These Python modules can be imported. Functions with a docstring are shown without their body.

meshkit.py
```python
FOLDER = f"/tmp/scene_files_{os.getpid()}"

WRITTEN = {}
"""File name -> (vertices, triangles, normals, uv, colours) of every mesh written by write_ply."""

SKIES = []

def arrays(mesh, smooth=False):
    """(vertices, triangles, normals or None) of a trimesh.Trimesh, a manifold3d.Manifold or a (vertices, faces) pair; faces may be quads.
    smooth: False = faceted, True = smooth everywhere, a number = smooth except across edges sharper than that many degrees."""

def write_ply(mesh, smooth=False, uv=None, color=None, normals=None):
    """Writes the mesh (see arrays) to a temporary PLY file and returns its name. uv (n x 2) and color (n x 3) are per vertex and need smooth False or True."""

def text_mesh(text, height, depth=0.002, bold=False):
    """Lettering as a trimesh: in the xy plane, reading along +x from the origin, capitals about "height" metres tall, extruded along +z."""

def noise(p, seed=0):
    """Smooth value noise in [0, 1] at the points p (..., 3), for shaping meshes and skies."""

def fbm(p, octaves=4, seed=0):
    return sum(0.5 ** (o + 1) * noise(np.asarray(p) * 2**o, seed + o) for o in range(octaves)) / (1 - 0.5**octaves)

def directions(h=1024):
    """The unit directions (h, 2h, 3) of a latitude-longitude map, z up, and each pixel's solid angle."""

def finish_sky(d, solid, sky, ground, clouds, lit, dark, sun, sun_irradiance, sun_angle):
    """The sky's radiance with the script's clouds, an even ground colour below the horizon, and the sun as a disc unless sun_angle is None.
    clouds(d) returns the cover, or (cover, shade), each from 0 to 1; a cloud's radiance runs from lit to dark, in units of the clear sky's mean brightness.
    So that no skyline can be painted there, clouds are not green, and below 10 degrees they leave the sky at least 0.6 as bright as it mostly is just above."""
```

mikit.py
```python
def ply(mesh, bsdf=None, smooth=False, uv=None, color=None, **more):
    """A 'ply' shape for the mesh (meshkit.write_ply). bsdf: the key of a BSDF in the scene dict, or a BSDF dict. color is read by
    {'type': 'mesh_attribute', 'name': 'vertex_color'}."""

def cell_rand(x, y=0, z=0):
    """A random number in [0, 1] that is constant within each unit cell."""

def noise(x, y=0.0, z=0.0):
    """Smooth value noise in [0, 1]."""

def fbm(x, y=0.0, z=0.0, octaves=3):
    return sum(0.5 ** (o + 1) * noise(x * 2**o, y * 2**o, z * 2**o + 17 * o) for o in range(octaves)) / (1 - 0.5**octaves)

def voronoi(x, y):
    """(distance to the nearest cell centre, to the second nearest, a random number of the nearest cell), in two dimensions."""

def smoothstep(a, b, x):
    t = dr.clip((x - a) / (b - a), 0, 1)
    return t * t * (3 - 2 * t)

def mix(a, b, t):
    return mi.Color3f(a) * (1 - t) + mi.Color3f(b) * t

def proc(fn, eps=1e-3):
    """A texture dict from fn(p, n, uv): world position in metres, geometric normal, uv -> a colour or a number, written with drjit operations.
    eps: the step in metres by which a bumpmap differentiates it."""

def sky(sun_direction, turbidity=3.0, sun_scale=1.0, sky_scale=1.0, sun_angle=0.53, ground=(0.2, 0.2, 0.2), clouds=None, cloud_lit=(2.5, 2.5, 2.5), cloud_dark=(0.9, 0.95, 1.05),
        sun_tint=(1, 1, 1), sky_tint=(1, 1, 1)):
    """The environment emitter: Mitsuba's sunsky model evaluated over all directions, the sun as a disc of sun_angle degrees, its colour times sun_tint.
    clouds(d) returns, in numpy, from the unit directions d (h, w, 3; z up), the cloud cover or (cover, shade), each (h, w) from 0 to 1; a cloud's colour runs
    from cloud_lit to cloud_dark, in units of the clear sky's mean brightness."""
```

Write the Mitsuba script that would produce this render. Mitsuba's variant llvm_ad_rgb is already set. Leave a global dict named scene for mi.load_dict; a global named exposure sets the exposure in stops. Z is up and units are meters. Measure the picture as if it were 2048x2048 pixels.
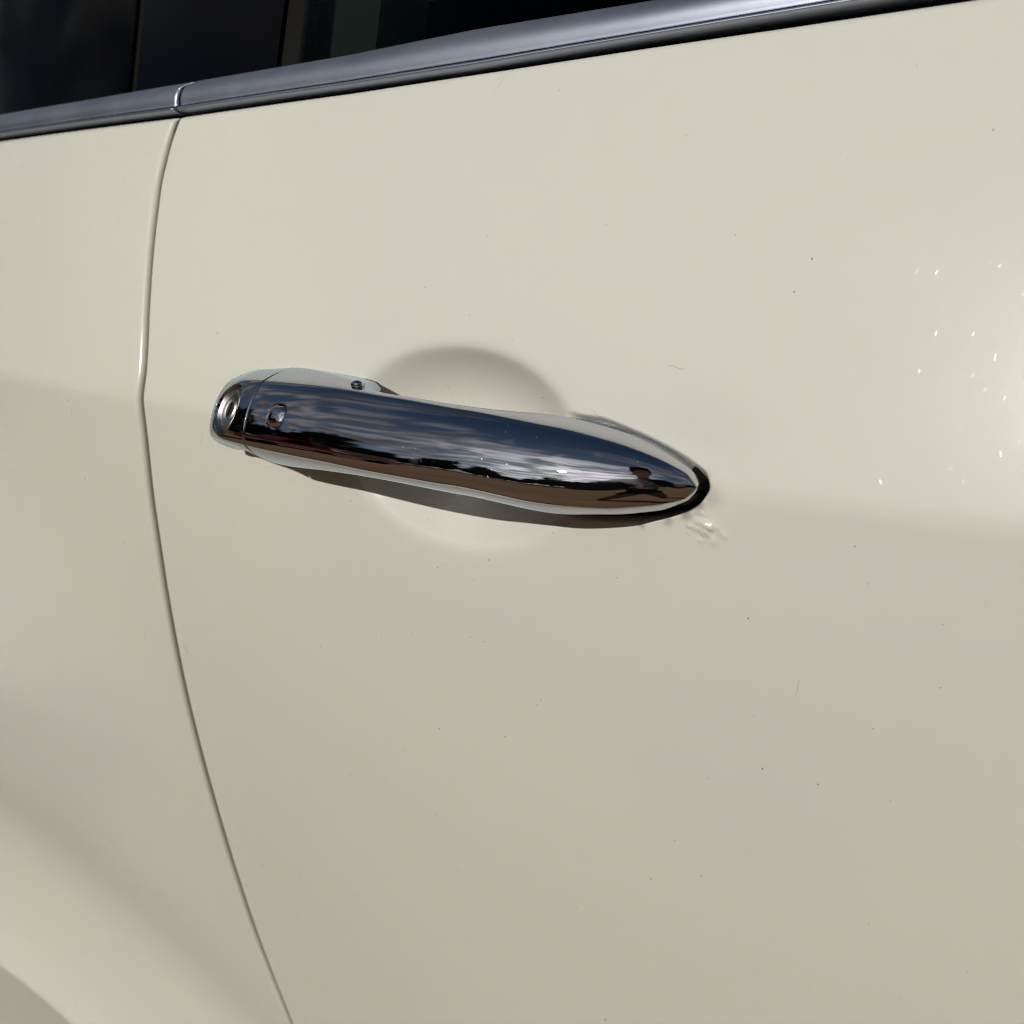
import math, random
import numpy as np, trimesh, mitsuba as mi, drjit as dr
import manifold3d as m3
from scipy.interpolate import PchipInterpolator as PI
import mikit, meshkit
from mikit import ply, proc, noise, fbm, smoothstep, mix, cell_rand

T = mi.ScalarTransform4f
scene, labels = {}, {}
rng = np.random.default_rng(7)
GROUND = -1.17                                   # origin: on the body crease behind the middle of the door handle

# ---------------------------------------------------------------- camera, sky, sun, exposure
CAM = np.array([.236, -.292, .0724])
YAW, PITCH = math.radians(36), math.radians(14)
FWD = np.array([-math.sin(YAW) * math.cos(PITCH), math.cos(YAW) * math.cos(PITCH), -math.sin(PITCH)])
scene['camera'] = {'type': 'thinlens', 'fov': 50.0, 'fov_axis': 'x', 'aperture_radius': .0010, 'focus_distance': .375,
                   'near_clip': .02, 'far_clip': 2000.0, 'to_world': T().look_at(origin=CAM.tolist(), target=(CAM + FWD).tolist(), up=[0, 0, 1])}
SUN = np.array([.02, -.892, .443]); SUN = SUN / np.linalg.norm(SUN)
exposure = 1.74


def clouds(d):
    """streaky broken high cloud, brighter where it lies in front of the sun"""
    k = 1.0 / (np.maximum(d[..., 2], 0) + .16)
    p = np.stack([d[..., 0] * k * .55 + d[..., 1] * k * .25, d[..., 1] * k * 1.5 - d[..., 0] * k * .35, d[..., 2] * 0], -1)
    w = meshkit.fbm(p * 2.4 + 3.1, 3, seed=5)
    q = p * 3.3 + np.stack([w, w * .6, 0 * w], -1) * 1.2
    f = meshkit.fbm(q, 6, seed=11)
    cover = np.clip((f - .38) / .15, 0, 1)
    cover = cover * cover * (3 - 2 * cover) * .93 * np.clip((1.0 - d[..., 2]) / .5, .06, 1)      # thinner towards the zenith
    ang = np.arccos(np.clip(d @ SUN, -1, 1))
    lit = np.exp(-(ang / .42) ** 2) * (.15 + 1.1 * np.clip((meshkit.fbm(q * 1.9 + 31, 5, seed=8) - .36) / .22, 0, 1)) + .16 * np.clip((meshkit.fbm(q * 2.3 + 9, 4, seed=3) - .35) / .3, 0, 1)
    return cover, np.clip(1 - lit, 0, 1)


scene['sky'] = mikit.sky(SUN.tolist(), turbidity=3, sun_angle=.6, sky_scale=.34, sun_tint=(.80, 1.0, 1.50), sky_tint=(.96, 1.0, 1.02), ground=(.12, .085, .06), clouds=clouds, cloud_lit=(11.0, 11.0, 11.2), cloud_dark=(.80, .85, .94))
labels['sky'] = {'kind': 'structure'}


# ---------------------------------------------------------------- helpers
def add(key, mesh, bsdf, smooth=False, label=None, **more):
    scene[key] = ply(mesh, bsdf, smooth=smooth)
    d = {}
    if label: d['label'] = label
    d.update(more)
    if d: labels[key] = d


def grid_faces(nu, nv, keep=None):
    i, j = np.meshgrid(np.arange(nu - 1), np.arange(nv - 1), indexing='ij')
    a = i * nv + j
    q = np.stack([a, a + nv, a + nv + 1, a + 1], -1)
    if keep is not None:
        q = q[keep[:-1, :-1] & keep[1:, :-1] & keep[1:, 1:] & keep[:-1, 1:]]
    return q.reshape(-1, 4)


def outward(mesh, want):
    """flip the faces if the mean normal does not look along want"""
    v, f = np.asarray(mesh[0], float), np.asarray(mesh[1], int)
    if f.shape[1] == 4: f = np.vstack([f[:, [0, 1, 2]], f[:, [0, 2, 3]]])
    n = np.cross(v[f[:, 1]] - v[f[:, 0]], v[f[:, 2]] - v[f[:, 0]]).sum(0)
    return trimesh.Trimesh(v, f if n @ np.asarray(want) > 0 else f[:, ::-1], process=False)


def sstep(a, b, x):
    t = np.clip((x - a) / (b - a), 0, 1)
    return t * t * (3 - 2 * t)


# ---------------------------------------------------------------- materials
def rgb(*c): return {'type': 'rgb', 'value': list(c)}


RUST = [(.0958, .0005, .0022, .75), (.0950, .0035, .0018, .55), (.0936, -.0042, .0022, .8), (.0898, -.0078, .0020, .8), (.0836, -.0110, .0016, .7), (.0745, -.0142, .0012, .5), (.0978, -.0015, .0030, .30)]


def paint_color(p, n, uv):
    x, z = p.x, p.z
    tone = fbm(x * 5, z * 5 + 7, 0.0, 3) - .5
    c = mix((.722, .722, .660), (.708, .706, .656), smoothstep(-.15, .15, tone))
    d = mi.Float(0)
    for cell, rare, r0, s in ((.021, .92, .00030, 3), (.006, .98, .00016, 11)):
        gx, gz = x / cell, z / cell
        ix, iz = dr.floor(gx), dr.floor(gz)
        ox, oz = cell_rand(ix, iz, s) * .7 + .15, cell_rand(ix, iz, s + 1) * .7 + .15
        rr = r0 * (.45 + cell_rand(ix, iz, s + 2))
        dist = dr.sqrt(dr.square((gx - ix - ox) * cell) + dr.square((gz - iz - oz) * cell * .8))
        d = dr.maximum(d, dr.select(cell_rand(ix, iz, s + 3) > rare, 1 - smoothstep(rr * .6, rr * 1.2, dist), 0))
    c = mix(c, (.10, .075, .05), d * .85)
    # hairline scratches and scuffs
    for cell, rare, s in ((.037, .92, 31), (.023, .965, 47)):
        gx, gz = x / cell, z / cell
        ix, iz = dr.floor(gx), dr.floor(gz)
        a = cell_rand(ix, iz, s) * 6.283
        ux, uz = (gx - ix - .5) * cell, (gz - iz - .5) * cell
        al, ac = ux * dr.cos(a) + uz * dr.sin(a), uz * dr.cos(a) - ux * dr.sin(a) + .0006 * dr.sin(ux * 900 + ix)
        m = (1 - smoothstep(.0015, .004, dr.abs(al))) * (1 - smoothstep(.00008, .00022, dr.abs(ac)))
        c = mix(c, (.42, .39, .33), dr.select(cell_rand(ix, iz, s + 3) > rare, m * .55, 0))
    r = mi.Float(0)
    for (a, b, s, w) in RUST:
        r = dr.maximum(r, w * dr.exp(-(dr.square(x - a) + dr.square(z - b)) / (s * s)))
    r = r * (.45 + 1.1 * fbm(x * 700, z * 700, 0.0, 3))
    return mix(c, (.23, .16, .10), dr.clip(r * .7, 0, .8))


def paint_bump(p, n, uv):
    """orange peel plus fine wash scratches in the clear coat"""
    x, z = p.x, p.z
    h = (noise(x * 420, z * 420, 3.0) - .5) * .0000016
    for cell, s in ((.0017, 71), (.0026, 83)):
        gx, gz = x / cell, z / cell
        ix, iz = dr.floor(gx), dr.floor(gz)
        a = cell_rand(ix, iz, s) * 6.283
        ux, uz = (gx - ix - .5) * cell, (gz - iz - .5) * cell
        al, ac = ux * dr.cos(a) + uz * dr.sin(a), uz * dr.cos(a) - ux * dr.sin(a)
        m = (1 - smoothstep(cell * .15, cell * .38, dr.abs(al))) * (1 - smoothstep(0.0, .00013, dr.abs(ac)))
        h -= dr.select(cell_rand(ix, iz, s + 3) > .52, m * .000019 * dr.square(cell_rand(ix, iz, s + 4)), 0)
    return h


scene['paint'] = {'type': 'twosided', 'bsdf': {'type': 'bumpmap', 'arbitrary': proc(paint_bump, eps=6e-5), 'scale': 1.0,
                  'bsdf': {'type': 'roughplastic', 'distribution': 'ggx', 'alpha': .035, 'int_ior': 1.5, 'nonlinear': True, 'diffuse_reflectance': proc(paint_color)}}}
def chrome_dust(p, n, uv):
    """dust specks and short wipe marks on the chrome"""
    x, z = p.x, p.z
    d = mi.Float(.001)
    for cell, rare, r0, s in ((.0052, .86, .00017, 103), (.0115, .86, .00028, 111)):
        gx, gz = x / cell, z / cell
        ix, iz = dr.floor(gx), dr.floor(gz)
        ox, oz = cell_rand(ix, iz, s) * .7 + .15, cell_rand(ix, iz, s + 1) * .7 + .15
        rr = r0 * (.4 + .8 * cell_rand(ix, iz, s + 2))
        a = cell_rand(ix, iz, s + 4) * 6.283
        ux, uz = (gx - ix - ox) * cell, (gz - iz - oz) * cell
        al, ac = ux * dr.cos(a) + uz * dr.sin(a), uz * dr.cos(a) - ux * dr.sin(a)
        dist = dr.sqrt(dr.square(al * .45) + dr.square(ac))
        d = dr.maximum(d, dr.select(cell_rand(ix, iz, s + 3) > rare, .55 * (1 - smoothstep(rr * .4, rr, dist)), 0))
    smear = smoothstep(.60, .78, fbm(x * 90 + z * 30, z * 260, 4.0, 4)) * .05
    return d + smear


scene['chrome'] = {'type': 'twosided', 'bsdf': {'type': 'blendbsdf', 'weight': proc(chrome_dust),
                   'a': {'type': 'roughconductor', 'material': 'Cr', 'alpha': .004, 'distribution': 'beckmann', 'specular_reflectance': rgb(.95, 1.0, .985)},
                   'b': {'type': 'roughconductor', 'material': 'Cr', 'alpha': .24, 'distribution': 'beckmann'}}}


def trim_rough(p, n, uv):
    return .17 + .08 * fbm(p.x * 60, p.z * 60, p.y * 60, 3)


scene['trim_metal'] = {'type': 'twosided', 'bsdf': {'type': 'roughconductor', 'material': 'Cr', 'alpha': proc(trim_rough), 'distribution': 'ggx', 'specular_reflectance': rgb(.60, .68, .76)}}
scene['lock_metal'] = {'type': 'twosided', 'bsdf': {'type': 'roughconductor', 'material': 'Al', 'alpha': .30, 'specular_reflectance': rgb(.80, .79, .78)}}
scene['black_rubber'] = {'type': 'twosided', 'bsdf': {'type': 'roughplastic', 'alpha': .45, 'int_ior': 1.15, 'diffuse_reflectance': rgb(.008, .0075, .007)}}
scene['gloss_black'] = {'type': 'twosided', 'bsdf': {'type': 'roughplastic', 'alpha': .02, 'int_ior': 1.14, 'diffuse_reflectance': rgb(.001, .001, .0015)}}
scene['pane_dark'] = {'type': 'thindielectric', 'int_ior': 1.06, 'specular_transmittance': rgb(.03, .035, .04)}
scene['pane_clear'] = {'type': 'thindielectric', 'int_ior': 1.10, 'specular_transmittance': rgb(.30, .33, .32)}
scene['cabin_lining'] = {'type': 'twosided', 'bsdf': {'type': 'diffuse', 'reflectance': rgb(.010, .011, .012)}}
scene['cabin_cloth'] = {'type': 'twosided', 'bsdf': {'type': 'diffuse', 'reflectance': rgb(.060, .085, .072)}}

# ---------------------------------------------------------------- car body: the outward height of its side, x forward, z up
_za = np.array([-.9, -.75, -.6, -.3, -.2, -.1, -.02, -.0035, .001, .0055, .025, .06, .12, .16, .3])
_aa = np.array([-9, -9, -10, -15, -14.5, -11.5, -6.2, -5.4, 3.5, 13.8, 15.8, 18, 23, 27, 38.])
_zz = np.linspace(-.9, .3, 2401); _sl = -np.tan(np.radians(PI(_za, _aa)(_zz)))
_oo = np.r_[0, np.cumsum((_sl[1:] + _sl[:-1]) / 2 * (_zz[1] - _zz[0]))]; _oo -= np.interp(.004, _zz, _oo)
ARCH = (-.603, -.851, .36)


def base(x, z):
    low = sstep(-.02, -.22, z)                 # behind the door the flank swells out again towards the wheel
    haunch = low * (np.minimum(x + .2, 0) ** 2 / 7.0 + .0045 * np.log1p(np.exp(np.clip((-.23 - x) / .03, -30, 30))))
    return np.interp(z, _zz, _oo) - ((x - .13) ** 2 - .0169) / 7.0 + haunch


RIM = np.array([(.0486, .0176), (.0555, .0175), (.0692, .0148), (.0826, .0105), (.0902, .0075), (.0957, .0043), (.0970, .0009), (.0954, -.0026), (.0914, -.0067), (.0837, -.0100), (.0735, -.0130), (.0574, -.0152), (.042, -.0165), (.042, .018)])


def smooth_loop(p, n=240):
    from scipy.interpolate import CubicSpline
    s = np.r_[0, np.cumsum(np.linalg.norm(np.diff(np.vstack([p, p[:1]]), axis=0), axis=1))]
    c = PI(s, np.vstack([p, p[:1]]))
    return c(np.linspace(0, s[-1], n, endpoint=False))


RIMS = smooth_loop(RIM)


def rim_depth(x, z):
    """signed distance inside the outline of the recess round the handle's front foot"""
    q = np.stack([x, z], -1)
    a, b = RIMS, np.roll(RIMS, -1, 0)
    best, inside = np.full(x.shape, 9.0), np.zeros(x.shape, bool)
    for p0, p1 in zip(a, b):
        e = p1 - p0
        t = np.clip(((q - p0) @ e) / (e @ e), 0, 1)
        best = np.minimum(best, np.linalg.norm(q - p0 - t[..., None] * e, axis=-1))
        c = (p0[1] > z) != (p1[1] > z)
        inside ^= c & (x < (p1[0] - p0[0]) * (z - p0[1]) / (p1[1] - p0[1] + 1e-15) + p0[0])
    return np.where(inside, best, -best)


BLISTER = [(.0965 + rng.normal(0, .0028), -.0105 + rng.normal(0, .003), rng.uniform(.0005, .0014), rng.uniform(.10, .34)) for _ in range(46)]


def side(x, z):
    o = base(x, z)
    # finger bowl behind the grip
    rr = np.sqrt(((x + .004) / .0550) ** 2 + ((z - .0012) / .0348) ** 2)
    g = .0200 * (1 - np.minimum(rr, 1.6) ** 2.2)
    o = o - .5 * (g + np.sqrt(g * g + .0030 ** 2)) * (rr < 1.6) * sstep(1.6, 1.2, rr)
    # the skin swells a little round the rear foot and dips beside the front foot
    o = o + .0016 * np.exp(-((x + .085) / .04) ** 2 - ((z - .016) / .016) ** 2) - .0022 * np.exp(-((x - .088) / .018) ** 2 - ((z - .011) / .013) ** 2)
    near = (x > .035) & (x < .105) & (z > -.03) & (z < .03)
    if near.any():
        d = np.full(x.shape, -9.0)
        d[near] = rim_depth(x[near], z[near])
        up = sstep(-.003, .004, z - .06 * (.0972 - x))
        o = o - (.0075 - .0040 * up) * sstep(-.0004 - .0004 * up, .0012 + .0016 * up, d) * sstep(.041, .050, x)
        lump = np.zeros(x.shape)
        for bx, bz, r, h in BLISTER:
            lump += h * .001 * np.exp(-((x - bx) ** 2 + (z - bz) ** 2) / r ** 2)
        o = o + lump * sstep(.0002, -.0012, d)
    # flare of the wheel arch
    r = np.hypot(x - ARCH[0], z - ARCH[1]) - ARCH[2]
    on = (z < -.2) * sstep(-.10, -.20, x)
    o = o - on * .0040 * np.exp(-((r - .155) / .050) ** 2) * (r > 0)
    o = o + on * np.where(r >= 0, .022 * np.clip(1 - np.maximum(r, 0) / .135, 0, 1) ** 2, .022 + np.clip(r, -.13, 0) * .10)
    return o


SEAM = np.array([(-.200, -.72), (-.212, -.54), (-.2226, -.4028), (-.2270, -.327), (-.2258, -.284), (-.2226, -.237), (-.2188, -.195), (-.2148, -.158), (-.2106, -.127), (-.2060, -.0965), (-.2018, -.070), (-.1990, -.048),
                 (-.1940, -.012), (-.1930, .0022), (-.1929, .0106), (-.1942, .0209), (-.1987, .0413), (-.2027, .0598), (-.2042, .0672), (-.2075, .0858), (-.2099, .1023), (-.2100, .1145), (-.2088, .1262), (-.203, .136)])
_seam = PI(SEAM[:, 1], SEAM[:, 0])


def seam_x(z): return _seam(np.clip(z, -.72, .136))


def top_z(x): return np.interp(x, [-1, -.405, -.21, -.089, -.0124, .0486, .0947, .144, .9], [.128, .1280, .1273, .1287, .1306, .1325, .1337, .1353, .160])


def roll(s, r):
    """(retreat from the edge, drop) along a rounded edge; s < 0 the flat, then the quarter round, then the flange going in"""
    a = np.clip(s / r, 0, np.pi / 2)
    back = np.where(s < 0, -s, 0) + r - np.where(s < 0, 0, r * np.sin(a))
    drop = np.where(s < 0, 0, r * (1 - np.cos(a))) + np.maximum(s - r * np.pi / 2, 0)
    return back, drop


def panel(ss, r_edge, sign, gap, zs, r_top):
    """door (sign +1) or rear quarter (-1): ss runs away from the seam (negative = flat, positive = round the edge)"""
    S, Z = np.meshgrid(ss, zs, indexing='ij')
    back, drop = roll(S, r_edge)
    zb, zdrop = roll(Z, r_top)            # Z < 0: metres below the top edge
    z = -zb + .1290
    x = seam_x(z) + sign * (back + gap / 2)
    z = z + (top_z(x) - .1290) * sstep(.045, .122, z)
    o = side(x, z) - drop - zdrop
    v = np.stack([x, -o, z], -1)
    return v, x, z


def axis(*spans):
    """coordinates from (start, stop, step) spans"""
    out = []
    for a, b, h in spans:
        out.append(np.linspace(a, b, max(2, int(round((b - a) / h)) + 1))[:-1])
    return np.r_[np.concatenate(out), spans[-1][1]]


r = .0013
sd = axis((-1.05, -.40, .02), (-.40, -.305, .004), (-.305, -.297, .001), (-.297, -.240, .0004), (-.240, -.135, .0006), (-.135, -.07, .0009), (-.07, -.006, .003), (-.006, 0, .001), (0, r * 1.571, r / 5), (r * 1.571, .016, .004))
zd = axis((-.80, -.30, .02), (-.30, -.172, .004), (-.172, -.152, .001), (-.152, -.088, .00042), (-.088, -.05, .0012), (-.05, -.004, .003), (-.004, 0, .001), (0, .0022 * 1.571, .0006), (.0036, .014, .003))
v, x, z = panel(sd, r, +1, 0.0, zd, .0022)
DOOR = outward((v.reshape(-1, 3), grid_faces(*x.shape)), (0, -1, 0))
add('car__door', DOOR, 'paint', smooth=True, label='cream white front door of the car')
r = .0030
sq = axis((-.80, -.42, .008), (-.42, -.004, .003), (-.004, 0, .001), (0, r * 1.571, .0004), (r * 1.571, .02, .004))
zq = axis((-.80, -.66, .006), (-.66, -.44, .003), (-.44, -.16, .004), (-.16, -.09, .0025), (-.09, -.004, .004), (-.004, 0, .001), (0, .0022 * 1.571, .0006), (.0036, .014, .003))
v, x, z = panel(sq, r, -1, .0090, zq, .0022)
keep = np.hypot(x - ARCH[0], z - ARCH[1]) > ARCH[2] - .13
add('car__rear_quarter_panel', outward((v.reshape(-1, 3), grid_faces(*x.shape, keep)), (0, -1, 0)), 'paint', smooth=True, label='cream white rear quarter panel with flared wheel arch')

zj = np.linspace(-.64, .118, 160)
jm = np.array([[(seam_x(z) + dx, -(base(seam_x(z) + dx, z) - dep), z) for dx, dep in ((-.022, .0075), (-.004, .0065), (.004, .0065), (.014, .0085))] for z in zj])
add('car__door_jamb', outward((jm.reshape(-1, 3), grid_faces(160, 4)), (0, -1, 0)), 'paint', smooth=True, label='cream painted jamb seen deep in the door gap')

# dark inner structure behind the gaps, so that nothing shines through
xs, zs = axis((-.8, .85, .05)), axis((-.62, .10, .02))
X, Z = np.meshgrid(xs, zs, indexing='ij')
add('car__inner_panel', outward((np.stack([X, -(base(X, Z) - .055 - .02 * (Z < -.3)), Z], -1).reshape(-1, 3), grid_faces(*X.shape, np.hypot(X - ARCH[0], Z - ARCH[1]) > ARCH[2] - .02)), (0, -1, 0)), 'black_rubber', smooth=True)


# ---------------------------------------------------------------- window line: trims, seals, panes, pillar cover
def trim_z0(x): return np.interp(x, [-1, -.408, -.2124, -.0904, -.0222, .0476, .0875, .1184, .9], [.132, .1317, .1306, .1318, .1333, .1359, .1374, .1386, .168])


def trim_z1(x): return np.interp(x, [-1, -.418, -.3017, -.2103, -.1585, -.0957, -.0273, .013, .044, .9], [.145, .1443, .1434, .1436, .1439, .1446, .1473, .1477, .1481, .178])


def trim(xs, end_round=None):
    """profile: bright bead along the lower edge, shallow groove, then a satin band leaning back to the glass"""
    prof = [(-.10, -.012), (-.09, -.0006), (-.05, .0014), (.0, .0028), (.045, .0032), (.08, .0026), (.100, .0014), (.106, -.004), (.124, -.004), (.130, .0012), (.145, .0016)] + [(t, .0016 + .0016 * math.sin(math.pi * (t - .17) / .80) - .0006 * t) for t in np.linspace(.18, .95, 18)] + [(.975, -.0002), (1.0, -.003), (1.02, -.008)]
    V = []
    for i, xx in enumerate(xs):
        z0, z1 = trim_z0(xx), trim_z1(xx)
        sink = 0.0 if end_round is None else end_round(i)
        for t, h in prof:
            zz = z0 + (z1 - z0) * t
            xo = xx + (.010 * max(t - .78, 0) / .22 if abs(xx + .2100) < .012 else 0) * math.exp(-((xx + .2100) / .006) ** 2)
            V.append((xo, -(base(xx, zz) + h + .0005 - sink), zz))
    v = np.array(V)
    return outward((v, grid_faces(len(xs), len(prof))), (0, -1, 0))


JOINT = -.2100
e = .0016
xq = np.r_[np.linspace(-.95, JOINT - .0015 - e, 60), JOINT - .0015 - e + e * np.sin(np.linspace(0, 1, 9) * math.pi / 2), JOINT - .0015]
nq = len(xq)
add('car__window_trim', trim(xq, lambda i: e * (1 - math.sqrt(max(0, 1 - max(0, (xq[i] - (JOINT - .0015 - e)) / e) ** 2))) + (.012 if i == nq - 1 else 0)), 'trim_metal', smooth=40, label='rear length of the satin metal window trim')
xd = np.r_[JOINT + .0015, JOINT + .0015 + e * (1 - np.cos(np.linspace(0, 1, 7) * math.pi / 2)), np.linspace(JOINT + .005, .85, 140)]
add('car__window_trim_001', trim(xd, lambda i: .012 if i == 0 else .0010 * (1 - math.sqrt(max(0, 1 - max(0, 1 - (xd[i] - JOINT - .0015) / e) ** 2)))), 'trim_metal', smooth=40, label='front length of the satin metal window trim')


def strip(x0, x1, fz0, fo0, fz1, fo1, n=80):
    xs = np.linspace(x0, x1, n)
    v = np.array([[(x, -fo0(x), fz0(x)), (x, -fo1(x), fz1(x))] for x in xs]).reshape(-1, 3)
    return outward((v, grid_faces(n, 2)), (0, -1, 0))


# black weather seal seen in the slot under the trim
add('car__weather_seal', strip(-.95, .85, lambda x: top_z(x) - .006, lambda x: base(x, top_z(x) - .006) - .010, lambda x: trim_z1(x) + .002, lambda x: base(x, trim_z1(x) + .002) - .0085), 'black_rubber')

GT = .56                                         # the panes lean in by this much per metre of height


def pane_pt(x, h, inset=.0095):
    """a point h metres up the pane from the trim at x (pillar lines lean back with height)"""
    z = trim_z1(x) - .004
    return np.array([x - .46 * h, -(base(x, z) - inset) + GT * h, z + h])


def pane(x0, x1, h=.33, inset=.0095, thick=.0, lean0=0, lean1=0):
    v = []
    for t in np.linspace(0, 1, 24):
        for hh in np.linspace(0, h, 8):
            p = pane_pt(x0 + (x1 - x0) * t, hh, inset)
            p[0] += (lean0 * (1 - t) + lean1 * t) * hh
            v.append(p)
    return outward((np.array(v), grid_faces(24, 8)), (0, -1, .3))


def slab(x0, x1, inset, depth, h=.33, lean0=0, lean1=0):
    a = pane(x0, x1, h, inset, lean0=lean0, lean1=lean1)
    b = a.copy(); b.apply_translation([0, depth, -.3 * depth]); b.invert()
    w = []
    n0, n1 = 24, 8
    ring = [i * n1 for i in range(n0)] + [(n0 - 1) * n1 + j for j in range(1, n1)] + [i * n1 + n1 - 1 for i in range(n0 - 2, -1, -1)] + [j for j in range(n1 - 2, 0, -1)]
    k = len(a.vertices)
    f = [[p, q, q + k] for p, q in zip(ring, ring[1:] + ring[:1])] + [[p, q + k, p + k] for p, q in zip(ring, ring[1:] + ring[:1])]
    m = trimesh.Trimesh(np.vstack([a.vertices, b.vertices]), np.vstack([a.faces, b.faces + k, f]), process=False)
    m.fix_normals()
    return m


add('car__quarter_window', pane(-.90, -.2795, inset=.0095, lean1=-.04), 'pane_dark', smooth=True, label='dark tinted rear quarter window')
add('car__pillar_seal', slab(-.2830, -.2660, .0125, .006, lean0=-.04, lean1=-.04), 'black_rubber', smooth=30, label='thin rubber seal between quarter window and pillar cover')
add('car__pillar_cover', slab(-.2705, -.1540, .0090, .004, lean0=-.04, lean1=.10), 'gloss_black', smooth=30, label='gloss black pillar cover between the two windows')
add('car__window_channel', slab(-.1570, -.1390, .0120, .006, lean0=.10, lean1=.10), 'black_rubber', smooth=30, label='black rubber channel at the rear edge of the door window')
add('car__door_window', pane(-.1400, .70, inset=.0100, lean0=.10, lean1=.1), 'pane_clear', smooth=True, label='dark front door window with faint interior behind it')
# cabin behind the panes: far wall, floor, roof
for key, ext, pos, m in (('car__cabin_lining', (2.6, .04, 1.5), (.1, 1.25, 0), 'cabin_lining'), ('car__cabin_floor', (2.6, .9, .04), (.1, .78, -.25), 'cabin_lining'), ('car__cabin_bulkhead', (.04, .9, 1.5), (-1.15, .80, .15), 'cabin_lining'), ('car__roof', (2.3, 1.1, .035), (.05, .80, .475), 'paint')):
    b = trimesh.creation.box(ext); b.apply_translation(pos)
    add(key, b, m)
add('car__belt_pillar_trim', slab(-.178, -.112, .03, .03, lean0=.10, lean1=.14), 'cabin_cloth', smooth=30, label='grey green trim inside the door window')

# ---------------------------------------------------------------- door handle: lofted from cross-sections
XK = np.array([-.116, -.108, -.095, -.075, -.04, -.012, .02, .05, .07, .084, .0905, .0945])
ZH = np.array([-1.63, 0.376, 0.996, 1.858, 2.371, 1.964, 2.019, 0.558, 0.282, 1.283, 1.336, 1.331]) / 1000
F = np.array([28.68, 28.18, 31.3, 31.95, 32.29, 31.64, 28.94, 26.51, 21.3, 12.55, 7.15, 3.3]) / 1000
G = np.array([2.2, 2.2, 2.2, 2.2, 2.2, 2.2, 2.2, 2.89, 4.08, 4.84, 4.59, 3.25]) / 1000
B = np.array([18.07, 10.29, 8.11, 34.15, 25.65, 18.97, 25.57, 28.8, 18.03, 13.54, 5.21, 1.2]) / 1000
TT = np.array([59.32, 56.43, 42.53, 53.89, 31.69, 6.2, 10.27, 31.53, 27.76, 15.08, 8.45, 2.61]) / 1000
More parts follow.
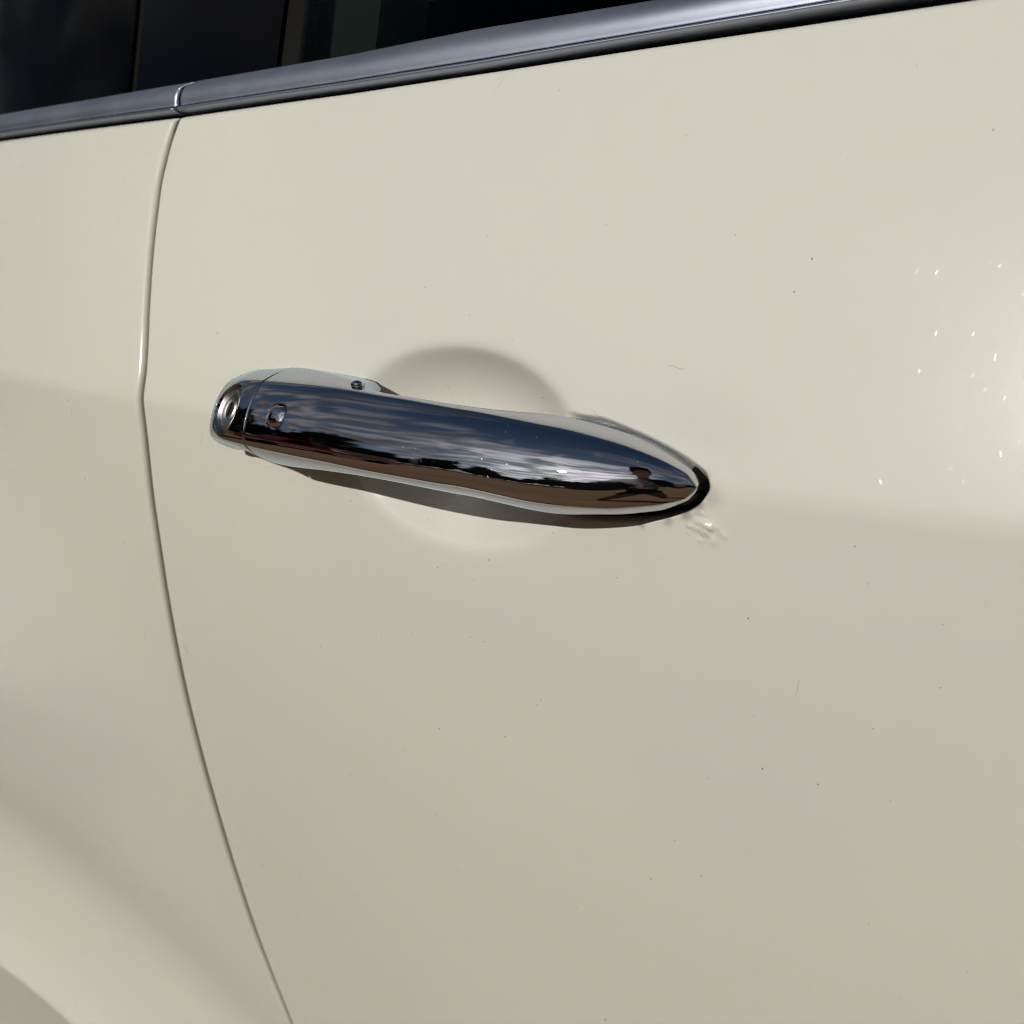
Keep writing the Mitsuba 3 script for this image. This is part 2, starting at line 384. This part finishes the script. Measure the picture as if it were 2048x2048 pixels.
_plan = PI([-.13, -.118, -.112, -.1, -.085, -.045, 0, .04, .065, .08, .092, .1, .11], [3, 1.4, .70, .35, .23, .08, 0, -.16, -.36, -.54, -.98, -1.7, -2]).antiderivative()


def crest(x): return .0335 + _plan(x) - _plan(0)


NP = 230
PH = np.radians(np.linspace(-85, 86, NP))
KN = np.radians([-85, -62, -42, -30, -10, 8, 20, 34, 46, 58, 66, 74, 86])
_k = [PI(XK, a) for a in (ZH, np.log(F), np.log(G), np.log(B), np.log(TT))]


def section(x):
    """front outline (o, z) of the handle at x, and its normals' elevation PH"""
    zh, f, g, b, t = _k[0](x), *[float(np.exp(k(x))) for k in _k[1:]]
    rho = np.interp(PH, KN, [b, b, (b + g) / 2, g, g, (f + g) / 2, f, f, f * .8, .0045, .0045, t, t])
    rho = np.convolve(np.pad(rho, 6, mode='edge'), np.hanning(15)[1:-1] / np.hanning(15)[1:-1].sum(), 'valid')
    h = PH[1] - PH[0]
    dz, do = rho * np.cos(PH), -rho * np.sin(PH)
    Zs = np.r_[0, np.cumsum((dz[1:] + dz[:-1]) / 2 * h)]; Os = np.r_[0, np.cumsum((do[1:] + do[:-1]) / 2 * h)]
    p0 = math.radians(5.5)
    return Os - np.interp(p0, PH, Os) + crest(x), Zs - np.interp(p0, PH, Zs) + zh


GX = np.linspace(-.119, .0952, 260)
_sec = [section(x) for x in GX]


def face_o(x, z):
    """height of the handle's face at (x, z)"""
    i = np.clip(np.searchsorted(GX, x) - 1, 0, len(GX) - 2)
    t = (x - GX[i]) / (GX[i + 1] - GX[i])
    k = slice(60, 190)
    a, b = (np.interp(z, _sec[j][1][k], _sec[j][0][k]) for j in (i, i + 1))
    return a * (1 - t) + b * t


def face_frame(x, z):
    h = .002
    gx, gz = (face_o(x + h, z) - face_o(x - h, z)) / 2 / h, (face_o(x, z + h) - face_o(x, z - h)) / 2 / h
    n = np.array([-gx, -1, -gz]); n /= np.linalg.norm(n)
    up = np.array([0, 0, 1.0]) - n * n[2]; up /= np.linalg.norm(up)
    return np.array([x, -face_o(x, z), z]), n, np.cross(up, n), up      # centre, normal, right, up


LOCK = face_frame(-.0968, .0098)
LOCK_R = .0102
BUTTON = face_frame(-.0604, .0110)


def squircle(u, w, a, b): return ((np.abs(u) / a) ** 3.2 + (np.abs(w) / b) ** 3.2) ** (1 / 3.2)


def nose(x): return 1.0 if x <= .0920 else math.sqrt(max(0.0, 1 - ((x - .0920) / .00301) ** 2))


def loft(xs, edge_a=None, edge_b=None, end_a=0, end_b=0):
    rings = []
    for x in xs:
        o, z = section(x)
        n = np.stack([np.cos(PH), np.sin(PH)], -1)
        d = 0.0
        for e0, sgn in ((edge_a, 1), (edge_b, -1)):            # rounded rim at a joint
            if e0 is not None:
                s = (x - e0) * sgn
                rr = .0008
                if s < rr: d += rr - math.sqrt(max(0, rr * rr - (rr - s) ** 2))
        o, z = o - n[:, 0] * d, z - n[:, 1] * d
        ramp = lambda a, b, p=1.6: np.clip((x - a) / (b - a), 0, 1) ** p
        obt = -.008 + (max(o[-1] - .0035, .012) + .008) * ramp(-.050, -.0235) * (1 - sstep(.032, .048, x))
        obb = -.008 + (max(o[0] - .002, .012) + .008) * ramp(-.066, -.0470) * (1 - sstep(.028, .044, x))
        tip, tipt = sstep(.074, .086, x), sstep(.0880, .0925, x)
        obt, obb = obt + (o[-1] - .0009 - obt) * tipt, obb + (o[0] - .0009 - obb) * tip       # there the chrome is a shell on a black base
        zt, zb = z[-1], z[0]
        w = np.linspace(0, 1, 9)[1:]
        c = .0011
        # rounded shoulder, straight way in, back, way out
        a = np.linspace(0, 1, 6)[1:]
        topo, topz = o[-1] - c * np.sin(a * math.pi / 2) * 1.0, zt - c * (1 - np.cos(a * math.pi / 2)) * .35
        boto, botz = o[0] - c * np.sin(a * math.pi / 2), zb + c * (1 - np.cos(a * math.pi / 2)) * .6
        obt, obb = min(obt, topo[-1] - .0004), min(obb, boto[-1] - .0004)
        t_o, t_z = topo[-1] + (obt - topo[-1]) * w, topz[-1] - .17 * (topo[-1] - obt) * w * (1 if x < 0 else 1.1)
        b_o, b_z = boto[-1] + (obb - boto[-1]) * w, np.full(8, botz[-1]) + .0006 * w
        k = np.linspace(0, 1, 14)[1:-1]
        m_o, m_z = t_o[-1] + (b_o[-1] - t_o[-1]) * k, t_z[-1] + (b_z[-1] - t_z[-1]) * k
        O = np.concatenate([o, topo, t_o, m_o, b_o[::-1], boto[::-1]]); Zr = np.concatenate([z, topz, t_z, m_z, b_z[::-1], botz[::-1]])
        if x > .0920:                                     # rounded nose: the outline closes, the face stays proud
            k = nose(x)
            top = O.max()
            O, Zr = top - (top - O) * (.25 + .75 * k), (zt + zb) / 2 + (Zr - (zt + zb) / 2) * max(k, .04)
        rings.append(np.stack([np.full(len(O), x), -O, Zr], -1))
    v = np.array(rings)
    nx, nr = v.shape[:2]
    # lock recess and button groove sink into the face
    for (c0, n0, r0, u0), kind in ((LOCK, 'lock'), (BUTTON, 'button')):
        q = v[:, :NP] - c0
        a, b, hgt = q @ r0, q @ u0, q @ n0
        if kind == 'lock': dep = .0034 * (1 - sstep(.0093, .0103, np.hypot(a, b))) * (np.abs(hgt) < .006)
        else:
            s = squircle(a, b, .0050, .0043)
            dep = .0012 * (1 - sstep(.97, 1.05, s)) * (np.abs(hgt) < .004)
        v[:, :NP] -= dep[..., None] * n0
    verts = [v.reshape(-1, 3)]
    i, j = np.meshgrid(np.arange(nx - 1), np.arange(nr), indexing='ij')
    q = np.stack([i * nr + j, i * nr + (j + 1) % nr, (i + 1) * nr + (j + 1) % nr, (i + 1) * nr + j], -1).reshape(-1, 4)
    f = [q[:, [0, 1, 2]], q[:, [0, 2, 3]]]
    base_n = nx * nr
    for e0, ring in ((0, 0), (1, nx - 1)):
        c0 = v[ring].mean(0); verts.append(c0[None])
        idx = ring * nr + np.arange(nr)
        tri = np.stack([np.full(nr, base_n + e0), np.roll(idx, -1), idx], -1)
        f.append(tri if e0 == 0 else tri[:, ::-1])
    m = trimesh.Trimesh(np.vstack(verts), np.vstack(f), process=False)
    if m.volume < 0: m.invert()
    return m


JX = -.0785
xc = np.r_[np.linspace(-.119, JX - .0012, 190), np.linspace(JX - .0010, JX - .00015, 9)]
add('car__door_handle__end_cap', loft(xc, edge_b=JX - .00015), 'chrome', smooth=32, label='chrome rear end cap holding the key lock')
xg = np.r_[np.linspace(JX + .00015, JX + .0010, 9), np.linspace(JX + .0012, -.040, 150), np.linspace(-.0397, .080, 230), np.linspace(.0804, .0920, 50), .0920 + .0030 * np.sin(np.linspace(.04, 1, 26) * math.pi / 2)]
add('car__door_handle', loft(xg, edge_a=JX + .00015), 'chrome', smooth=32, label='polished chrome pull handle of the front door')


def lathe(profile, frame, n=72):
    """revolve (radius, height) about the frame's normal"""
    c0, n0, r0, u0 = frame
    a = np.linspace(0, 2 * math.pi, n, endpoint=False)
    v = np.array([[c0 + n0 * h + (r0 * np.cos(t) + u0 * np.sin(t)) * max(r, 1e-5) for t in a] for r, h in profile])
    k, nn = v.shape[:2]
    i, j = np.meshgrid(np.arange(k - 1), np.arange(nn), indexing='ij')
    q = np.stack([i * nn + j, i * nn + (j + 1) % nn, (i + 1) * nn + (j + 1) % nn, (i + 1) * nn + j], -1).reshape(-1, 4)
    return outward((v.reshape(-1, 3), q), n0)


add('car__door_handle__lock_bezel', lathe([(.0066, -.0032), (.0067, -.0020), (.0070, -.0016), (.0074, -.0016), (.0080, -.0022), (.0088, -.0030), (.0096, -.0032)], LOCK), 'lock_metal', smooth=32, label='dull grey ring round the key lock')
add('car__door_handle__lock_cylinder', lathe([(.0, -.0021), (.0034, -.0021), (.0037, -.0023), (.0038, -.0027), (.0041, -.0028), (.0052, -.0022), (.0062, -.0021), (.0065, -.0024), (.0066, -.0036)], LOCK), 'lock_metal', smooth=32, label='round key lock with upright slot')
c0, n0, r0, u0 = LOCK
box = trimesh.creation.box([.0011, .0056, .0014])
M = np.eye(4); M[:3, 0], M[:3, 1], M[:3, 2], M[:3, 3] = r0, u0, n0, c0 + n0 * -.00245
box.apply_transform(M)
add('car__door_handle__key_slot', box, 'black_rubber')

# request button: a domed rounded square
c0, n0, r0, u0 = BUTTON
V, nn, kk = [], 64, 16
for i in range(kk + 1):
    s = math.sin(i / kk * math.pi / 2) if i < kk else 1.0
    hgt = .0016 * (1 - s ** 2.4) ** .75 - .0005 if i < kk else -.0016
    for a in np.linspace(0, 2 * math.pi, nn, endpoint=False):
        w = 1 / ((abs(math.cos(a)) / .0047) ** 3.2 + (abs(math.sin(a)) / .0040) ** 3.2) ** (1 / 3.2)
        V.append(c0 + n0 * hgt + (r0 * math.cos(a) + u0 * math.sin(a)) * w * max(s, 1e-3))
i, j = np.meshgrid(np.arange(kk), np.arange(nn), indexing='ij')
q = np.stack([i * nn + j, i * nn + (j + 1) % nn, (i + 1) * nn + (j + 1) % nn, (i + 1) * nn + j], -1).reshape(-1, 4)
add('car__door_handle__button', outward((np.array(V), q), n0), 'chrome', smooth=40, label='small domed chrome lock button on the handle')

m = trimesh.creation.icosphere(subdivisions=3)
m.apply_scale((.0026, .0024, .0016)); m.apply_translation([-.0300, -.0165, .0234])
add('car__door_handle__foot_nub', m, 'chrome', smooth=True, label='small rounded chrome nub at the rear foot, above the grip')
# black base under the chrome shell of the front foot
V = []
bx = np.r_[np.linspace(.072, .0920, 60), .0920 + .0028 * np.sin(np.linspace(.05, 1, 20) * math.pi / 2)]
for x in bx:
    o, z = section(x)
    zt, zb = z[-1] - .0012 - .0026 * sstep(.0915, .0860, x), z[0] + .0011
    zm, k = (zt + zb) / 2, max(nose(x), .05)
    top = o.max()
    ob = top - (top - min(o[0], o[-1])) * (.25 + .75 * k) - .0007
    zt, zb = zm + (zt - zm) * k, zm + (zb - zm) * k
    V += [(x, -ob, zb), (x, -ob, zt), (x, .008, zt), (x, .008, zb)]
i, j = np.meshgrid(np.arange(len(bx) - 1), np.arange(4), indexing='ij')
q = np.stack([i * 4 + j, i * 4 + (j + 1) % 4, (i + 1) * 4 + (j + 1) % 4, (i + 1) * 4 + j], -1).reshape(-1, 4)
n4 = 4 * (len(bx) - 1)
q = np.vstack([q, [[0, 3, 2, 1]], [[n4, n4 + 1, n4 + 2, n4 + 3]]])
m = trimesh.Trimesh(np.array(V), np.vstack([q[:, [0, 1, 2]], q[:, [0, 2, 3]]]), process=False); m.fix_normals()
add('car__door_handle__foot_base', m, 'black_rubber', smooth=40, label='black base under the chrome tip of the handle')

# dark gasket under the handle's front foot
g = []
for inset, o in ((.0009, -.0070), (.0010, -.0048), (.0014, -.0042), (.0030, -.0042)):
    cen = RIMS.mean(0)
    d = RIMS - cen
    L = np.linalg.norm(d, axis=1, keepdims=True)
    inset = inset + (.0036 * sstep(-.003, .004, RIMS[:, 1] - .06 * (.0972 - RIMS[:, 0])))[:, None]
    p = cen + d * (L - inset) / L
    g.append(np.stack([p[:, 0], -(base(p[:, 0], p[:, 1]) + o), p[:, 1]], -1))
g = np.array(g); k, nn = g.shape[:2]
i, j = np.meshgrid(np.arange(k - 1), np.arange(nn), indexing='ij')
q = np.stack([i * nn + j, i * nn + (j + 1) % nn, (i + 1) * nn + (j + 1) % nn, (i + 1) * nn + j], -1).reshape(-1, 4)
add('car__door_handle__gasket', outward((g.reshape(-1, 3), q), (0, -1, 0)), 'black_rubber', smooth=40, label='black rubber gasket under the front foot of the handle')

# ---------------------------------------------------------------- rear wheel (below the frame)
scene['tyre_rubber'] = {'type': 'diffuse', 'reflectance': rgb(.03, .029, .028)}


def wheel(profile, centre, n=64):
    a = np.linspace(0, 2 * math.pi, n, endpoint=False)
    v = np.array([[(centre[0] + r * math.cos(t), centre[1] + y, centre[2] + r * math.sin(t)) for t in a] for r, y in profile])
    k = len(profile)
    i, j = np.meshgrid(np.arange(k - 1), np.arange(n), indexing='ij')
    q = np.stack([i * n + j, i * n + (j + 1) % n, (i + 1) * n + (j + 1) % n, (i + 1) * n + j], -1).reshape(-1, 4)
    return v.reshape(-1, 3), q


WC = (ARCH[0], .20, GROUND + .315)
add('car__wheel__tyre', wheel([(.20, .03), (.22, .0), (.27, -.012), (.30, .0), (.314, .02), (.314, .19), (.30, .21), (.22, .21)], WC), 'tyre_rubber', smooth=40)
add('car__wheel__rim', wheel([(.001, .05), (.05, .045), (.06, .06), (.17, .075), (.19, .03), (.205, .02)], WC), 'lock_metal', smooth=30)
labels['car'] = {'label': 'cream white car with chrome door handle and satin metal window trim', 'category': 'car'}


# ---------------------------------------------------------------- ground
def dirt(p, n, uv):
    a = fbm(p.x * 1.3, p.y * 1.3, 0.0, 4)
    b = fbm(p.x * .22 + 5, p.y * .22, 0.0, 3)
    g = noise(p.x * 45, p.y * 45, 1.0)
    return mix((.125, .078, .046), (.215, .140, .084), dr.clip(a * .55 + b * .5 + (g - .5) * .35, 0, 1))


scene['dirt'] = {'type': 'diffuse', 'reflectance': proc(dirt)}
rad = np.r_[0.0, np.geomspace(.5, 900, 40)]
ang = np.linspace(0, 2 * math.pi, 96, endpoint=False)
R_, A_ = np.meshgrid(rad, ang, indexing='ij')
gx, gy = R_ * np.cos(A_), R_ * np.sin(A_)
gz = GROUND + (meshkit.fbm(np.stack([gx * .35, gy * .35, gx * 0], -1), 3, seed=2) - .5) * .05 * sstep(2.0, 8.0, R_)
i, j = np.meshgrid(np.arange(len(rad) - 1), np.arange(96), indexing='ij')
q = np.stack([i * 96 + j, i * 96 + (j + 1) % 96, (i + 1) * 96 + (j + 1) % 96, (i + 1) * 96 + j], -1).reshape(-1, 4)
add('ground', outward((np.stack([gx, gy, gz], -1).reshape(-1, 3), q), (0, 0, 1)), 'dirt', smooth=True, kind='structure')

# ---------------------------------------------------------------- trees across the lot (they show in the chrome)
scene['leaf'] = {'type': 'twosided', 'bsdf': {'type': 'diffuse', 'reflectance': rgb(.022, .027, .015)}}
scene['bark'] = {'type': 'diffuse', 'reflectance': rgb(.06, .045, .035)}
ICO = trimesh.creation.icosphere(subdivisions=1)


def crown(x, y, h, w, g):
    V, Fc, at = [], [], 0
    for _ in range(9):
        c = np.array([x, y, GROUND + h * g.uniform(.30, .85)])
        lvl = (c[2] - GROUND) / h
        c[:2] += g.normal(0, w * .30 * (1.15 - lvl), 2)
        rr = w * g.uniform(.22, .40) * (1.2 - .5 * lvl)
        v = ICO.vertices * (1 + g.normal(0, .16, (len(ICO.vertices), 1))) * [rr, rr, rr * .85] + c
        V.append(v); Fc.append(ICO.faces + at); at += len(v)
    n = 170
    c = np.concatenate(V)[g.integers(0, at, n)] + g.normal(0, w * .05, (n, 3))
    t = c[:, None] + g.normal(0, w * .085, (n, 3, 3)) * [.7, .7, 1.3]
    V.append(t.reshape(-1, 3)); Fc.append(np.arange(3 * n).reshape(-1, 3) + at)
    return np.vstack(V), np.vstack(Fc)


def trunk(x, y, h, r):
    p = np.array([[x, y, GROUND - .1], [x + r * .4, y, GROUND + h * .3], [x - r * .3, y + r * .3, GROUND + h * .75]])
    V = []
    for k, c in enumerate(p):
        for a in np.linspace(0, 2 * math.pi, 8, endpoint=False):
            V.append(c + np.array([math.cos(a), math.sin(a), 0]) * r * (1, .75, .3)[k])
    i, j = np.meshgrid(np.arange(2), np.arange(8), indexing='ij')
    q = np.stack([i * 8 + j, i * 8 + (j + 1) % 8, (i + 1) * 8 + (j + 1) % 8, (i + 1) * 8 + j], -1).reshape(-1, 4)
    return np.array(V), np.vstack([q[:, [0, 1, 2]], q[:, [0, 2, 3]]])


g = np.random.default_rng(21)
V, Fc, at = [], [], 0
for k in range(210):
    az = math.radians(-90 + g.uniform(-112, 112))          # across the lot, seen from the car
    dist = g.uniform(52, 78)
    h = g.uniform(10, 20) * (.75 + .35 * math.sin(az * 7) ** 2)
    x, y = dist * math.cos(az), dist * math.sin(az)
    for v, f in (crown(x, y, h, h * .45, g), trunk(x, y, h, .25)):
        V.append(v); Fc.append(f + at); at += len(v)
add('woodland', (np.vstack(V), np.vstack(Fc)), 'leaf', label='dark line of woodland along the far side of the dirt lot', kind='stuff')
for k, (x, y, h) in enumerate(((-14.0, -3.6, 5.2), (-19.0, -2.2, 7.5))):
    key = 'tree' if k == 0 else 'tree_001'
    add(key + '__crown', crown(x, y, h, h * .6, g), 'leaf')
    add(key + '__trunk', trunk(x, y, h, .2), 'bark')
    labels[key] = {'label': ('dark bushy tree behind the red truck, mirrored in the handle', 'taller dark tree farther behind the red truck, mirrored in the handle')[k], 'category': 'tree'}

# ---------------------------------------------------------------- red truck parked on the lot (mirrored at the rear of the handle)
scene['red_paint'] = {'type': 'roughplastic', 'alpha': .08, 'diffuse_reflectance': rgb(.33, .018, .016)}
scene['white_paint'] = {'type': 'roughplastic', 'alpha': .1, 'diffuse_reflectance': rgb(.55, .55, .55)}
TRUCK = T().translate([-6.4, -4.3, GROUND]).rotate([0, 0, 1], 88)


def tpart(key, poly, y0, y1, bsdf, **kw):
    from shapely.geometry import Polygon
    m = trimesh.creation.extrude_polygon(Polygon(poly).buffer(-.03).buffer(.03), y1 - y0, engine='earcut')
    v = np.stack([m.vertices[:, 0], m.vertices[:, 2] + y0, m.vertices[:, 1]], -1)
    mm = trimesh.Trimesh(v, m.faces[:, ::-1], process=False)
    mm.apply_transform(np.array(TRUCK.matrix, float).reshape(4, 4))
    add(key, mm, bsdf, **kw)


tpart('red_truck__body', [(-2.5, .45), (2.5, .45), (2.5, .95), (1.2, 1.05), (-2.5, 1.05)], -.88, .88, 'red_paint')
tpart('red_truck__cab', [(-.6, 1.05), (1.25, 1.05), (.75, 1.72), (-.5, 1.75)], -.75, .75, 'red_paint')
tpart('red_truck__side_window', [(-.45, 1.10), (1.02, 1.10), (.66, 1.62), (-.38, 1.65)], -.76, -.752, 'gloss_black')
tpart('red_truck__side_window_001', [(-.45, 1.10), (1.02, 1.10), (.66, 1.62), (-.38, 1.65)], .752, .76, 'gloss_black')
tpart('red_truck__stripe', [(-2.45, .66), (2.45, .66), (2.45, .80), (-2.45, .80)], -.89, -.882, 'white_paint')
tpart('red_truck__stripe_001', [(-2.45, .66), (2.45, .66), (2.45, .80), (-2.45, .80)], .882, .89, 'white_paint')
tpart('red_truck__load_rack', [(-2.4, 1.05), (-2.3, 1.05), (-2.3, 1.62), (-.75, 1.62), (-.75, 1.70), (-2.4, 1.70)], -.7, .7, 'white_paint')
kk = 0
for wx in (-1.55, 1.6):
    for wy in (-.92, .70):
        v, f = wheel([(.001, .0), (.2, .0), (.36, .02), (.38, .06), (.38, .2), (.3, .22)], (0, 0, 0), 32)
        v = v + [wx, wy, .38]
        M = np.array(TRUCK.matrix, float).reshape(4, 4)
        add('red_truck__wheel' + (f'_{kk:03d}' if kk else ''), (v @ M[:3, :3].T + M[:3, 3], f), 'tyre_rubber', smooth=40)
        kk += 1
labels['red_truck'] = {'label': 'red pickup truck with white side stripe, mirrored in the handle', 'category': 'truck'}

# ---------------------------------------------------------------- the photographer (mirrored near the handle's front tip)
BACK = np.array([.60, -.80, 0.0])               # away from the car, behind the camera
SIDE = np.array([.80, .60, 0.0])                # the photographer's left as he faces the handle is -SIDE
BASE = np.array([CAM[0], CAM[1], GROUND])


def pt(b, s, h): return BASE + BACK * b + SIDE * s + np.array([0, 0, h])


def bones(chains, edge=.02, it=12):
    body = m3.Manifold()
    parts = []
    for ch in chains:
        for (a, ra), (b, rb) in zip(ch[:-1], ch[1:]):
            parts.append(m3.Manifold.batch_hull([m3.Manifold.sphere(ra, 20).translate(list(map(float, a))), m3.Manifold.sphere(rb, 20).translate(list(map(float, b)))]))
    body = m3.Manifold.batch_boolean(parts, m3.OpType.Add).refine_to_length(edge)
    me = body.to_mesh()
    t = trimesh.Trimesh(me.vert_properties[:, :3], me.tri_verts, process=True)
    return trimesh.smoothing.filter_taubin(t, iterations=it)


scene['skin'] = {'type': 'diffuse', 'reflectance': rgb(.42, .26, .19)}
scene['navy_cloth'] = {'type': 'diffuse', 'reflectance': rgb(.016, .018, .026)}
scene['khaki_cloth'] = {'type': 'diffuse', 'reflectance': rgb(.12, .085, .055)}
scene['black_cloth'] = {'type': 'diffuse', 'reflectance': rgb(.012, .012, .013)}
scene['grey_cloth'] = {'type': 'diffuse', 'reflectance': rgb(.20, .20, .21)}
hipL, hipR = pt(.60, -.10, .88), pt(.60, .10, .88)
kneeL, kneeR = pt(.47, -.22, .48), pt(.50, .24, .48)
ankL, ankR = pt(.58, -.33, .09), pt(.62, .34, .09)
chest, neck, head = pt(.46, 0, 1.34), pt(.40, 0, 1.51), pt(.34, 0, 1.65)
shL, shR = pt(.44, -.19, 1.42), pt(.44, .19, 1.42)
elL, elR = pt(.32, -.33, 1.18), pt(.32, .33, 1.18)
wrL, wrR = pt(.11, -.005, 1.20), pt(.11, .235, 1.22)
fingers = []
for wr, sg in ((wrL, 1), (wrR, -1)):
    palm = wr + BACK * -.065 + SIDE * sg * .012
    fingers.append([(wr, .024), (palm, .026)])
    for q, (dz, ln) in enumerate(((.03, .034), (.011, .040), (-.010, .038), (-.030, .030))):
        k0 = palm + np.array([0, 0, dz]) - BACK * .006
        k1 = k0 - BACK * .012 + SIDE * sg * ln * .8
        k2 = k1 + SIDE * sg * ln * .5 + BACK * .006
        fingers.append([(k0, .0095), (k1, .0085), (k2, .0075)])
    fingers.append([(palm + np.array([0, 0, .02]), .012), (palm + SIDE * sg * .03 + BACK * .015 + np.array([0, 0, .045]), .009), (palm + SIDE * sg * .05 + BACK * .02 + np.array([0, 0, .05]), .008)])
body = [[(hipL, .10), (hipR, .10)], [(pt(.60, 0, .92), .11), (chest, .12), (neck, .055), (head, .085)], [(head, .088), (head + np.array([0, 0, .05]) - BACK * .01, .088)], [(head - np.array([0, 0, .07]) - BACK * .03, .055), (head, .08)],
        [(head - BACK * .085, .012), (head - BACK * .100 - np.array([0, 0, .03]), .015)],
        [(head + SIDE * .085, .018), (head + SIDE * .088 - np.array([0, 0, .03]), .014)], [(head - SIDE * .085, .018), (head - SIDE * .088 - np.array([0, 0, .03]), .014)],
        [(shL, .06), (elL, .04), (wrL, .027)], [(shR, .06), (elR, .04), (wrR, .027)], [(hipL, .08), (kneeL, .055), (ankL, .04)], [(hipR, .08), (kneeR, .055), (ankR, .04)]]
add('person', bones(body + fingers, .011, 6), 'skin', smooth=True)
jk = bones([[(pt(.60, 0, .90), .150), (pt(.52, 0, 1.1), .150), (chest, .150), (pt(.42, 0, 1.44), .10)], [(hipL + [0, 0, .03], .13), (hipR + [0, 0, .03], .13)], [(shL, .085), (shR, .085)], [(chest - SIDE * .05, .14), (chest + SIDE * .05, .14)],
            [(shL, .082), (elL, .062), (wrL + BACK * .02, .043)], [(shR, .082), (elR, .062), (wrR + BACK * .02, .043)]])
add('person__jacket', jk, 'navy_cloth', smooth=True)
add('person__shirt_front', bones([[(pt(.37, -.07, 1.16), .03), (pt(.37, .07, 1.16), .03)], [(pt(.345, -.06, 1.26), .03), (pt(.345, .06, 1.26), .03)]]), 'grey_cloth', smooth=True)
add('person__trousers', bones([[(hipL, .125), (hipR, .125)], [(hipL, .115), (kneeL, .085), (ankL + [0, 0, .03], .065)], [(hipR, .115), (kneeR, .085), (ankR + [0, 0, .03], .065)]]), 'khaki_cloth', smooth=True)
for k, an in enumerate((ankL, ankR)):
    add('person__shoe' + ('_001' if k else ''), bones([[(an - [0, 0, .035], .055), (an - [0, 0, .045] - BACK * .16, .045)]]), 'black_cloth', smooth=True)
cap_top = m3.Manifold.sphere(.112, 32).scale([1, 1, .86]).translate(list(map(float, head + [0, 0, .06])))
cap_top = cap_top.trim_by_plane([0, 0, 1], float(head[2] + .055))
brim = m3.Manifold.batch_hull([m3.Manifold.sphere(.012, 12).translate(list(map(float, head + [0, 0, .062] - BACK * b + SIDE * s))) for b, s in ((.05, -.1), (.05, .1), (.17, -.07), (.17, .07), (.195, 0))])
add('person__cap', cap_top + brim, 'black_cloth', smooth=40)
labels['person'] = {'label': 'person in dark jacket, khaki trousers and black cap holding a phone', 'category': 'person'}
ph = trimesh.creation.box([.150, .008, .072])
M = np.eye(4); M[:3, 0], M[:3, 1], M[:3, 2] = SIDE, BACK, (0, 0, 1); M[:3, 3] = CAM + BACK * .022 + SIDE * .095 + np.array([0, 0, -.02])
ph.apply_transform(M)
add('phone', ph, 'gloss_black', label='black phone held out in both hands by the person', category='phone')
